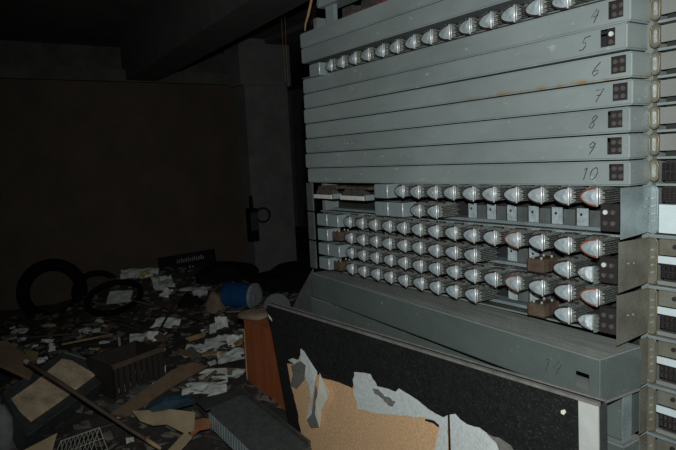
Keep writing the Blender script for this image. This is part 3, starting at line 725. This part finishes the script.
# tyres
def ring(name, c, normal, R, r, m, label, cat, sx=1.0, seg=36, flat=1.0):
    n = normal.normalized(); s = n.cross(Vector((0, 0, 1))).normalized(); t = s.cross(n)
    bm = bmesh.new(); rings = []; M2 = 12
    for i in range(seg):
        a = 2*PI*i/seg; rad = s*math.cos(a)*sx + t*math.sin(a)
        rings.append([bm.verts.new(rad*R + (rad.normalized()*math.copysign(abs(math.cos(b))**.8, math.cos(b))*r + n*math.copysign(abs(math.sin(b))**.6, math.sin(b))*r*flat)) for b in [2*PI*k/M2 for k in range(M2)]])
    for i in range(seg):
        for k in range(M2): bm.faces.new((rings[i][k], rings[i][(k+1) % M2], rings[(i+1) % seg][(k+1) % M2], rings[(i+1) % seg][k]))
    o = link(name, bm, m, None, c, smooth=True); return tag(o, label, cat)
tc = hit(52.5, 291, 0, -5.80); k = pxm(tc)
ring('rubber_tyre', tc, Vector((.93, -.25, .26)), 26.5*k, 6.0*k, 'black', 'large black rubber tyre leaning upright against the back wall', 'tyre', flat=1.2)
tc = hit(97, 291, 0, -5.72); ring('rubber_tyre', tc, Vector((.85, -.3, .35)), 19*k, 2.8*k, 'black', 'thin black tyre ring leaning beside the large tyre', 'tyre', sx=1.15)
tc = ground(114, 297, .10); k = pxm(tc); ring('rubber_tyre', tc, Vector((.36, -.24, .90)), 25*k, 2.6*k, 'black', 'thin black tyre ring lying tilted around a pale plate', 'tyre', sx=1.05)
sheet('pale_plate', 120, 297, 26, 13, 'paper2', 'pale plate lying inside the tilted tyre ring', 'plate', None, .5, .15, .12, .03, 3, .006)
# black box with faint lettering
bpl = quad3((158, 272), (214, 264), (158, 257), .62, .62, .78)
px_, nn_ = hit(160, 272, 0, -5.30), Vector((.84, -.5, .12))
sg = slab('black_box', [(157.5, 258), (212, 249), (214.5, 264), (160, 273)], 'blackp', (px_, nn_), .14)
tag(sg, 'black oblong box with a line of faint grey lettering, tilted on the heap', 'box')
bm = bmesh.new(); nn2 = nn_.normalized()
for (xa, ya, xb, yb, hh, cnt) in ((177, 263.5, 205, 258.5, 4.6, 13), (173, 271.0, 199, 266.0, 2.6, 8)):
    for q in range(cnt):
        f0 = q/cnt; f1 = f0+.52/cnt
        if hh < 3 and q % 3 == 1: continue
        x0_, x1_ = xa+(xb-xa)*f0, xa+(xb-xa)*f1; y0_ = ya+(yb-ya)*f0
        h2 = hh*(.7+.3*((q*7) % 3)/2)
        bm_prism(bm, [onp(x, y, px_+nn2*.0015, nn2)-sg.location for x, y in ((x0_, y0_), (x1_, y0_-.1), (x1_-.2, y0_-h2), (x0_-.2, y0_-h2))], nn2*.001)
link('faint_lettering', bm, 'pin', sg)
# blue drum
dp = hit(243, 296, 0, -3.9); k = pxm(dp)
drum = empty('blue_drum', dp, 'blue drum with a grey-white end lying on the rubble behind the cabinet', 'drum')
ax = (GR*.92 - GF*.38).normalized(); L = 18*k; R = 13*k
def lathe(ax, prof, seg=24):
    s = ax.cross(Vector((0, 0, 1))).normalized(); t = s.cross(ax); bm = bmesh.new()
    rg = [[bm.verts.new(ax*x+(s*math.cos(2*PI*i/seg)+t*math.sin(2*PI*i/seg))*r) for i in range(seg)] for x, r in prof]
    for a, b in zip(rg, rg[1:]):
        for i in range(seg): bm.faces.new((a[i], a[(i+1) % seg], b[(i+1) % seg], b[i]))
    bm.faces.new(list(reversed(rg[0]))); bm.faces.new(rg[-1]); return bm
link('barrel', lathe(ax, [(-L, R*.96), (-L*.97, R), (-L*.3, R), (-L*.27, R*1.03), (-L*.22, R*1.03), (-L*.2, R), (L*.62, R), (L*.64, R*.8)]), 'blue', drum)
link('end_lid', lathe(ax, [(L*.645, R*.98), (L*.66, R*1.03), (L*.80, R*1.03), (L*.82, R*.92), (L*.81, R*.4), (L*.84, R*.38), (L*.84, R*.1)]), 'drumend', drum)
# switch box and coil of cable on the column, hanging wires
sp_ = hit(252, 222, 0, -5.84); k = pxm(sp_)
sw = empty('switch_box', sp_, 'dark narrow switch box fixed to the left edge of the column', 'switch box')
box('housing', (-.02, -5.5*k, -19*k), (.085, 4*k, 14*k), 'blackp', sw, .006); box('conduit', (0, -2*k, 14*k), (.04, 1*k, 26*k), 'blackp', sw, .004); box('cover', (.0855, -4.5*k, -8*k), (.095, 3*k, 10*k), 'gdark', sw, .003)
cr = hit(263, 215, 0, -5.80); ring('cable_coil', cr, Vector((1, -.2, .05)), 7*k, .9*k, 'blackp', 'small black coil of cable hanging on the column beside the switch box', 'cable')
for j, (pts, lab) in enumerate(((((280, -8), (282, 30), (284, 60), (285.5, 82)), 'thin pale wire hanging from the ceiling, left of two by the rack'), (((283.5, -8), (285.5, 30), (286.5, 60), (288.5, 87)), 'thin pale wire hanging from the ceiling, right of two by the rack'))):
    w = [hit(x, y, 0, -3.6) for x, y in pts]; w[0].z = RM['h']
    bm = bmesh.new(); bm_tube(bm, [p-w[-1] for p in w], .0013, 5)
    tag(link('hanging_wire', bm, 'cable', None, w[-1]), lab, 'wire', 'wires hanging from the ceiling')
w = [hit(x, y, 1, .14) for x, y in ((313, -30), (311.5, 0), (308, 16), (305.5, 24), (305, 31))]
bm = bmesh.new(); bm_tube(bm, [p-w[-1] for p in w], [.007, .007, .007, .005, .003], 7)
tag(link('hanging_cable', bm, 'cable', None, w[-1]), 'tan cable end hanging beside the top left corner of the rack', 'cable')

# tan-faced drawer, pole, planks
dpl = quad3((28, 435), (120, 369), (64, 352), .16, .22, .36)
n_ = dpl[1]
dr = slab('speaker_box', [(3, 393), (64, 351.5), (121, 369), (28, 436)], 'gdark', dpl, .13)
tag(dr, 'shallow dark box with tan panel face lying tilted under the long pole', 'box')
bm = bmesh.new(); bm_prism(bm, [onp(x, y, dpl[0]+n_*.001, n_)-dr.location for x, y in [(11, 399), (34, 383), (62, 359), (72, 361), (96, 375), (60, 402), (31, 422), (20, 412)]], n_*.003); link('tan_face', bm, 'tan', dr)
bm = bmesh.new()
rim = [(4, 393), (64, 352.5), (119.5, 369), (28, 435)]
for a, b in zip(rim, rim[1:]+rim[:1]): bm_cyl(bm, onp(*a, dpl[0]+n_*.003, n_)-dr.location, onp(*b, dpl[0]+n_*.003, n_)-dr.location, .008, 6)
link('frame_rim', bm, 'gdark', dr)
pa, pb = hit(27, 362, 2, .50), hit(161, 449, 2, .10)
bm = bmesh.new(); mid = (pa+pb)/2; bm_tube(bm, [pa-mid, (pa-mid)*.4+Vector((0, 0, .004)), (pb-mid)*.55+Vector((0, 0, -.004)), (pb-mid)*.8], [.012, .011, .010, .010], 8)
pole = tag(link('wooden_pole', bm, 'darkwood', None, mid, smooth=True), 'long thin dark pole lying slantwise across the tan-faced box', 'pole')
bm = bmesh.new(); bm_tube(bm, [(pb-mid)*.79, (pb-mid)*.9, (pb-mid)], [.0106, .0106, .007], 8); link('bare_end', bm, 'tanwood', pole, smooth=True)
bm = bmesh.new(); bm_tube(bm, [(pa-mid)*1.0+(pa-pb).normalized()*.012, (pa-mid)*.97], [.013, .0135], 8); link('ferrule', bm, 'lip', pole)
ppl = quad3((0, 362), (34, 374), (8, 342), .44, .34, .50)
tag(slab('wooden_board', [(-8, 340), (8, 341.5), (36, 362), (31, 378), (-8, 360)], 'brownwood', ppl, .02), 'brown board sloping down at the left beside the pole end', 'board')
tag(slab('cardboard_piece', [(24, 350), (38, 352), (36, 361), (27, 358)], 'olive', quad3((24, 350), (38, 352), (36, 361), .42, .42, .36), .004), 'olive cardboard scrap between brown board and white paper strip', 'cardboard')
tag(slab('cardboard_piece', [(14, 455), (57, 433), (51, 455)], 'card', quad3((14, 455), (57, 433), (51, 455), .16, .26, .16), .004), 'pale cream cardboard triangle sticking up below the tan-faced box', 'cardboard')
tag(slab('cardboard_piece', [(132, 411), (150, 410), (160, 408), (195, 412), (194, 430), (184, 433), (166, 424), (152, 425), (140, 421)], 'card', quad3((140, 421), (195, 412), (194, 430), .16, .20, .15), .006), 'torn cream cardboard with a nail hole lying before the blue binder', 'cardboard')
tag(slab('cardboard_piece', [(191, 421), (203, 418), (211, 419), (210, 428), (199, 430), (193, 435), (190, 440)], 'rustcard', quad3((191, 421), (211, 419), (190, 440), .17, .18, .12), .006), 'rust-brown cardboard scrap beside the finned heater', 'cardboard')
tag(slab('cardboard_piece', [(168, 450), (186, 431), (192, 437), (176, 455)], 'card', quad3((168, 450), (186, 431), (192, 437), .10, .14, .13), .005), 'narrow cream cardboard strip below the torn cream cardboard', 'cardboard')
bpl = quad3((112, 414), (205, 366), (190, 361), .14, .22, .26)
tag(slab('wooden_board', [(110, 414), (172, 370), (192, 362), (208, 366), (170, 388), (128, 416)], 'brownwood', bpl, .02), 'flat brown board lying slantwise among papers in the middle of the rubble', 'board')
bi = quad3((150, 410), (193, 405), (170, 398), .21, .21, .27)
bb = slab('binder', [(149, 409), (165, 401), (190, 398.5), (194, 404), (172, 410), (152, 412)], 'bluebind', bi, .03); tag(bb, 'dark blue shiny binder lying behind the torn cream cardboard', 'binder')
bm = bmesh.new(); bm_prism(bm, [onp(x, y, bi[0]+bi[1]*.001, bi[1])-bb.location for x, y in ((158, 406.5), (168, 402), (189, 400), (190, 401.5), (170, 404.5))], bi[1]*.002); link('cover_sheen', bm, 'label', bb); bb.children[0].name = 'painted_sheen'  # pale strip painted on the binder cover as its sheen
# slatted crate
cpl = quad3((110, 366), (162, 347), (150, 340), .34, .40, .46)
cr_ = empty('slatted_crate', cpl[0], 'dark slatted crate in the rubble with papers standing on it', 'crate')
e1 = (hit(163, 347, 2, .36)-hit(112, 366, 2, .34)); e1n = e1.normalized(); bk = Vector((-e1n.y, e1n.x, 0)); bk = bk if bk.dot(GF) > 0 else -bk
c0 = hit(112, 366, 2, .34)-cpl[0]
def obox(a, u, v, w):
    bm = bmesh.new(); bm_prism(bm, [a, a+u, a+u+v, a+v], w); return bm
for q in range(9):
    link('slat', obox(c0+e1*(q/9.0)+Vector((0, 0, -.19)), e1*.085, Vector((0, 0, .17)), bk*.012), 'crate', cr_)
link('top_rail', obox(c0+Vector((0, 0, -.022))-bk*.010, e1, Vector((0, 0, .030)), bk*.012), 'darkwood', cr_)
link('bottom_rail', obox(c0+Vector((0, 0, -.21))-bk*.010, e1, Vector((0, 0, .030)), bk*.012), 'crate', cr_)
link('side_panel', obox(c0+Vector((0, 0, -.20)), bk*.30, Vector((0, 0, .19)), e1n*.012), 'crate', cr_)
link('side_panel', obox(c0+e1-e1n*.012+Vector((0, 0, -.20)), bk*.30, Vector((0, 0, .19)), e1n*.012), 'crate', cr_)
link('back_panel', obox(c0+bk*.30+Vector((0, 0, -.20)), e1, Vector((0, 0, .19)), bk*.012), 'crate', cr_)
# finned heater
fa, fb = hit(220, 404, 2, .20), hit(290, 466, 2, .14); fd = (fb-fa); fl = fd.length; fdn = fd.normalized()
sd = fdn.cross(Vector((0, 0, 1))).normalized(); sd = sd if sd.dot(GF) > 0 else -sd; un = sd.cross(fdn); un = un if un.z > 0 else -un
ht = empty('finned_heater', fa, 'grey finned heater body lying below the red-brown cabinet', 'heater')
W = .27
bm = bmesh.new()
for q in range(34):
    o_ = fdn*(.07+(fl-.06)*q/34)
    bm_prism(bm, [o_+sd*(-W*.35)+un*-.05, o_+sd*(W*.42)+un*-.05, o_+sd*(W*.42)+un*.045, o_+sd*(W*.30)+un*.055, o_+sd*(-W*.25)+un*.035, o_+sd*(-W*.35)+un*.0], fdn*.008)
link('fins', bm, 'fin', ht)
bm = bmesh.new()
for q in range(22):
    o_ = fdn*(.09+(fl-.1)*q/22)+sd*(-W*.37)
    bm_prism(bm, [o_+un*-.05, o_+un*.022, o_+un*.022+fdn*.018, o_+un*-.05+fdn*.018], -sd*.006)
link('painted_lit_fins', bm, 'zinc', ht)  # plates added in paler metal, painting the light on the fin fronts
bm = bmesh.new()
for o_ in (-W*.2, .0, W*.25): bm_cyl(bm, sd*o_+un*-.012, sd*o_+un*-.012+fdn*fl, .012, 10)
link('pipes', bm, 'gdark', ht)
link('end_plate', obox(sd*(-W*.40)+un*.02-fdn*.06, fdn*.12, sd*(W*.88), un*.006), 'gdark', ht)
link('rim', obox(sd*(W*.43)+un*.040-fdn*.03, fdn*fl, sd*.012, un*.020), 'fin', ht)
# wire basket
wa, wb, wc, wd = (61, 441), (99.5, 427.5), (112, 462), (66, 480)
wpl = quad3(wa, wb, wc, .30, .36, .16)
wo = onp(*wd, *wpl)
bk_ = empty('wire_basket', wo, 'pale wire basket side sticking up at the lower left of the rubble', 'basket')
q4 = [onp(*p, *wpl)-wo for p in (wa, wb, wc, wd)]
bm = bmesh.new(); bm_tube(bm, q4, .0028, 6, True); link('rim', bm, 'wire', bk_)
bm = bmesh.new()
for q in range(1, 9): bm_cyl(bm, q4[0].lerp(q4[1], q/9), q4[3].lerp(q4[2], q/9), .0013, 5)
for q in (.3, .62): bm_cyl(bm, q4[0].lerp(q4[3], q), q4[1].lerp(q4[2], q), .0015, 5)
link('mesh_wires', bm, 'wire', bk_)
dn_ = -wpl[1]*.16
bm = bmesh.new(); bm_tube(bm, [q4[0], q4[0]+dn_, q4[1]+dn_, q4[1]], .0018, 6)
for q in range(1, 9): bm_cyl(bm, q4[0].lerp(q4[1], q/9), q4[0].lerp(q4[1], q/9)+dn_, .0011, 5)
link('end_wires', bm, 'wire', bk_)
# pale bundled cloth at the lower left corner
st = ground(3, 440, .05); bm = bmesh.new(); bmesh.ops.create_icosphere(bm, subdivisions=3, radius=1)
for v in bm.verts:
    d = 1+.25*noise.noise(v.co*2.2); v.co = Vector((v.co.x*.07*d, v.co.y*.07*d, v.co.z*.20*d))
tag(link('cloth_bundle', bm, 'stone', None, st, smooth=True), 'pale bundled cloth at the lower left corner beside the tan-faced box', 'cloth')
# small white bottle
bo = ground(190, 362, .0); k = pxm(bo)
bm = lathe(Vector((0, 0, 1)), [(0, 3.2*k), (6*k, 3.3*k), (8*k, 1.8*k), (10*k, 1.2*k), (12*k, 1.2*k)], 14)
tag(link('small_bottle', bm, 'paper', None, bo, smooth=True), 'small white bottle standing at the end of the flat brown board', 'bottle')
# tan sack between drum and heap
sk = hit(216, 310, 0, -4.05); bm = bmesh.new(); bmesh.ops.create_icosphere(bm, subdivisions=3, radius=1)
for v in bm.verts:
    d = 1+.3*noise.noise(v.co*1.9+Vector((3, 1, 0))); v.co = Vector((v.co.x*.09*d, v.co.y*.09*d, v.co.z*.17*d))
tag(link('cloth_sack', bm, 'bag', None, sk, smooth=True), 'crumpled tan sack standing left of the blue drum', 'sack')

# papers: px, py, width, height, material, tilt, angle, label
PAP = [(139, 277, 42, 22, 'paper2', .8, .1, 'crumpled pale sheet with a yellow print on top of the heap'),
       (164, 285, 26, 20, 'paper2', .6, .5, 'crumpled pale paper below the black lettered box, left of two'),
       (166, 293, 12, 9, 'paper', .5, -.3, 'small folded white paper just below the black lettered box'),
       (193, 292, 36, 12, 'paper2', .3, -.1, 'long flat pale sheet between the lettered box and blue drum'),
       (165, 325, 34, 17, 'paper', .5, -.5, 'splayed white papers in the centre of the heap'),
       (140, 341, 22, 20, 'paper2', .9, .1, 'white sheet standing on the slatted crate, left of two'),
       (153, 339, 11, 19, 'paper', 1.0, .2, 'narrow white sheet standing on the slatted crate, right of two'),
       (222, 326, 14, 22, 'paper', .9, .3, 'upright white paper leaning before the tan sack'),
       (213, 330, 8, 14, 'paper2', .8, .0, 'grey folded paper left of the tan sack'),
       (220, 344, 34, 15, 'paper2', .4, .1, 'grey paper sheet left of the red-brown cabinet, uppermost'),
       (236, 343, 18, 18, 'paper', .7, .4, 'bright white sheet touching the left edge of the red-brown cabinet'),
       (231, 357, 30, 13, 'paper2', .35, .2, 'curved white sheet low beside the red-brown cabinet'),
       (150, 371, 34, 13, 'paper', .3, .1, 'crumpled white paper on the flat brown board'),
       (139, 387, 44, 9, 'paper2', .15, .0, 'pale blue-grey sheet lying left of the flat brown board'),
       (210, 376, 44, 14, 'paper2', .25, .3, 'white sheet right of the flat brown board, upper'),
       (205, 389, 54, 17, 'paper2', .25, .1, 'broad white sheet right of the flat brown board, lower'),
       (232, 372, 28, 10, 'paper2', .3, -.3, 'grey white paper strip beside the cabinet foot'),
       (42, 360, 12, 7, 'paper', .7, .7, 'white paper strip beside the pole end'),
       (52, 349, 7, 6, 'paper', .7, .3, 'small white scrap above the tan-faced box'),
       (47, 341, 15, 4, 'paper', .3, -.1, 'narrow pale paper lying at the left above the brown board'),
       (35, 346, 6, 3, 'paper', .3, -.1, 'tiny pale scrap beside the olive cardboard'),
       (130, 440, 8, 5, 'paper2', .5, .4, 'pale grey scrap under the lower end of the pole'),
       (225, 395, 16, 6, 'paper2', .3, -.5, 'dull grey paper on top of the finned heater end'),
       (92, 331, 18, 5, 'paper2', .3, .2, 'dim grey paper lying below the thin tyre rings'),
       (20, 331, 16, 5, 'paper2', .3, .0, 'dim grey paper lying below the large tyre'),
       (196, 350, 26, 11, 'paper2', .5, -.2, 'dim grey paper between splayed papers and cabinet')]
for q, (x, y, w, h, m, ti, an, lab) in enumerate(PAP):
    o = sheet('paper_sheet', x, y, w, h, m, lab, 'paper', None, ti, an, .015, .14, q+1)
    if q == 0:
        bm = bmesh.new(); k = pxm(o.location)
        v_ = (GF*math.cos(.7)+Vector((0, 0, 1))*math.sin(.7)); n2 = GR.cross(v_)
        for (a, b) in ((4, -1), (9, 2)): bm_prism(bm, [GR*(a+dx)*k+v_*(b+dy)*k+n2*.03 for dx, dy in ((-3, -2), (3, -1.5), (2.5, 2), (-2, 2.5))], n2*.002)
        link('yellow_print', bm, 'yellow', o)
rg = random.Random(3)
def jagged(name, px, py, wpx, hpx, m, th, label, group, seed):
    """an irregular broken piece of board or sheet lying tilted on the heap"""
    r5 = random.Random(seed); p = ground(px, py, .02); k = pxm(p); a0 = r5.uniform(0, PI)
    u = Vector((math.cos(a0), math.sin(a0), r5.uniform(-.35, .35))).normalized(); v = u.cross(Vector((r5.uniform(-.5, .5), r5.uniform(-.5, .5), 1))).normalized(); nn = u.cross(v)
    if nn.z < 0: nn = -nn
    w, h = wpx*k, hpx*k*1.8
    pts = [u*x*w+v*y*h for x, y in ((-.5, -.4-r5.random()*.1), (-.1, -.5), (.45, -.35-r5.random()*.15), (.5, .1), (.38, .42), (0, .38+r5.random()*.12), (-.42, .45), (-.5+r5.random()*.1, .05))]
    bm = bmesh.new(); bm_prism(bm, pts, nn*th); o = link(name, bm, m, None, p); return tag(o, label, 'scrap', group)
for q in range(80):
    x, y = rg.uniform(0, 248), rg.uniform(300, 445)
    if x < 110 and y > 348 or (x < 90 and y < 325): continue
    if x > 205 and y > 385: continue
    jagged('broken_board', x, y, rg.uniform(8, 34), rg.uniform(2, 7), rg.choice(['darkwood', 'crate', 'brownwood', 'gdark2', 'gdark2', 'brownwood', 'tanwood']), rg.uniform(.006, .02), 'broken dark piece of board lying loose in the rubble', 'broken board pieces in the rubble', q+400)
for q in range(75):
    x, y = rg.uniform(5, 245), rg.uniform(318, 425)
    if x < 110 and y > 350: continue
    sheet('paper_scrap', x, y, rg.uniform(4, 15), rg.uniform(2, 6), rg.choice(['paper', 'paper2', 'paper2', 'card']), 'small torn paper scrap lying loose in the dark rubble', 'paper', 'small paper scraps in the rubble', rg.uniform(.1, .8), rg.uniform(-1, 1), .008, .12, q+60)
# laths and sticks
LA = [((28, 338), (80, 334), .02, 'thin pale lath lying level above the tan-faced box, longest'), ((62, 345), (112, 335), .018, 'thin pale lath ending at the slatted crate'),
      ((78, 340), (122, 336), .02, 'thin grey lath under the standing white sheet'), ((70, 388), (130, 400), .025, 'dark lath lying between the box and flat brown board'),
      ((88, 432), (128, 420), .02, 'dark lath crossing under the pole near the wire basket'), ((105, 408), (122, 428), .02, 'short dark lath crossing the pole'),
      ((196, 404), (224, 440), .015, 'dark lath lying before the finned heater'), ((205, 436), (250, 448), .02, 'dark lath at the lower edge before the heater fins'),
      ((172, 312), (208, 322), .03, 'dark lath lying on the heap left of the sack'), ((176, 302), (160, 330), .02, 'dark lath sloping down the heap beside the splayed papers')]
for q, (a, b, w, lab) in enumerate(LA):
    plank('wooden_lath', a, b, w, .012, ('brownwood', 'tanwood', 'brownwood', 'darkwood')[q % 4] if q < 3 else 'darkwood', lab, 'lath', None, .03, .03)
s0 = ground(121, 362, .0); s1 = hit(121.5, 336, 0, s0.x)
bm = bmesh.new(); bm_box(bm, (-.008, -.008, -.02), (.008, .008, (s1-s0).z)); tag(link('thin_stake', bm, 'lip', None, s0), 'thin grey stake standing upright left of the slatted crate', 'stake')
bm = bmesh.new(); bm_cyl(bm, (.0, 0, (s1-s0).z*.42), (.02, -.03, (s1-s0).z*.42), .008, 8); link('nail_head', bm, 'paper', bpy.data.objects['thin_stake'])
# low junk masses behind the drum and right of the heap
for q, (x, y, X, sx, sz, lab) in enumerate(((192, 318, -4.4, .16, .22, 'dark bucket-like lump of junk standing left of the tan sack'), (285, 285, -4.6, .40, .22, 'dark lump of junk behind the board corner'), (228, 276, -4.9, .35, .16, 'dark lump of junk behind the blue drum'))):
    p = hit(x, y, 0, X); bm = bmesh.new(); bmesh.ops.create_icosphere(bm, subdivisions=3, radius=1)
    for v in bm.verts:
        d = 1+.35*noise.noise(v.co*2.0+Vector((q*5, 0, 0))); v.co = Vector((v.co.x*sx*.6*d, v.co.y*sx*d, v.co.z*sz*d))
    tag(link('junk_sack', bm, 'blackp', None, p), lab.replace('lump of junk', 'sack').replace('bucket-like sack', 'lumpy sack'), 'sack')

# ------------------------------------------------------------------ light: the camera's flash, and next to no daylight
ld = bpy.data.lights.new('flash', 'SPOT'); ld.energy = 154; ld.spot_size = math.radians(112); ld.spot_blend = .85; ld.shadow_soft_size = .022; ld.color = (.98, 1.0, .985)
fl_ = bpy.data.objects.new('flash', ld); COL.objects.link(fl_)
fl_.location = CAM + UPV*.13 + RGT*.01
aim = hit(440, 200, 1, 0)
fl_.rotation_euler = (aim-fl_.location).to_track_quat('-Z', 'Y').to_euler()
wd_ = bpy.data.worlds.new('world'); SC.world = wd_; wd_.use_nodes = True
wd_.node_tree.nodes['Background'].inputs[0].default_value = (.5, .55, .6, 1); wd_.node_tree.nodes['Background'].inputs[1].default_value = .011
SC.view_settings.view_transform = 'Standard'; SC.view_settings.look = 'None'; SC.view_settings.exposure = 0; SC.view_settings.gamma = 1; SC.view_settings.use_curve_mapping = False
SC.cycles.use_denoising = False
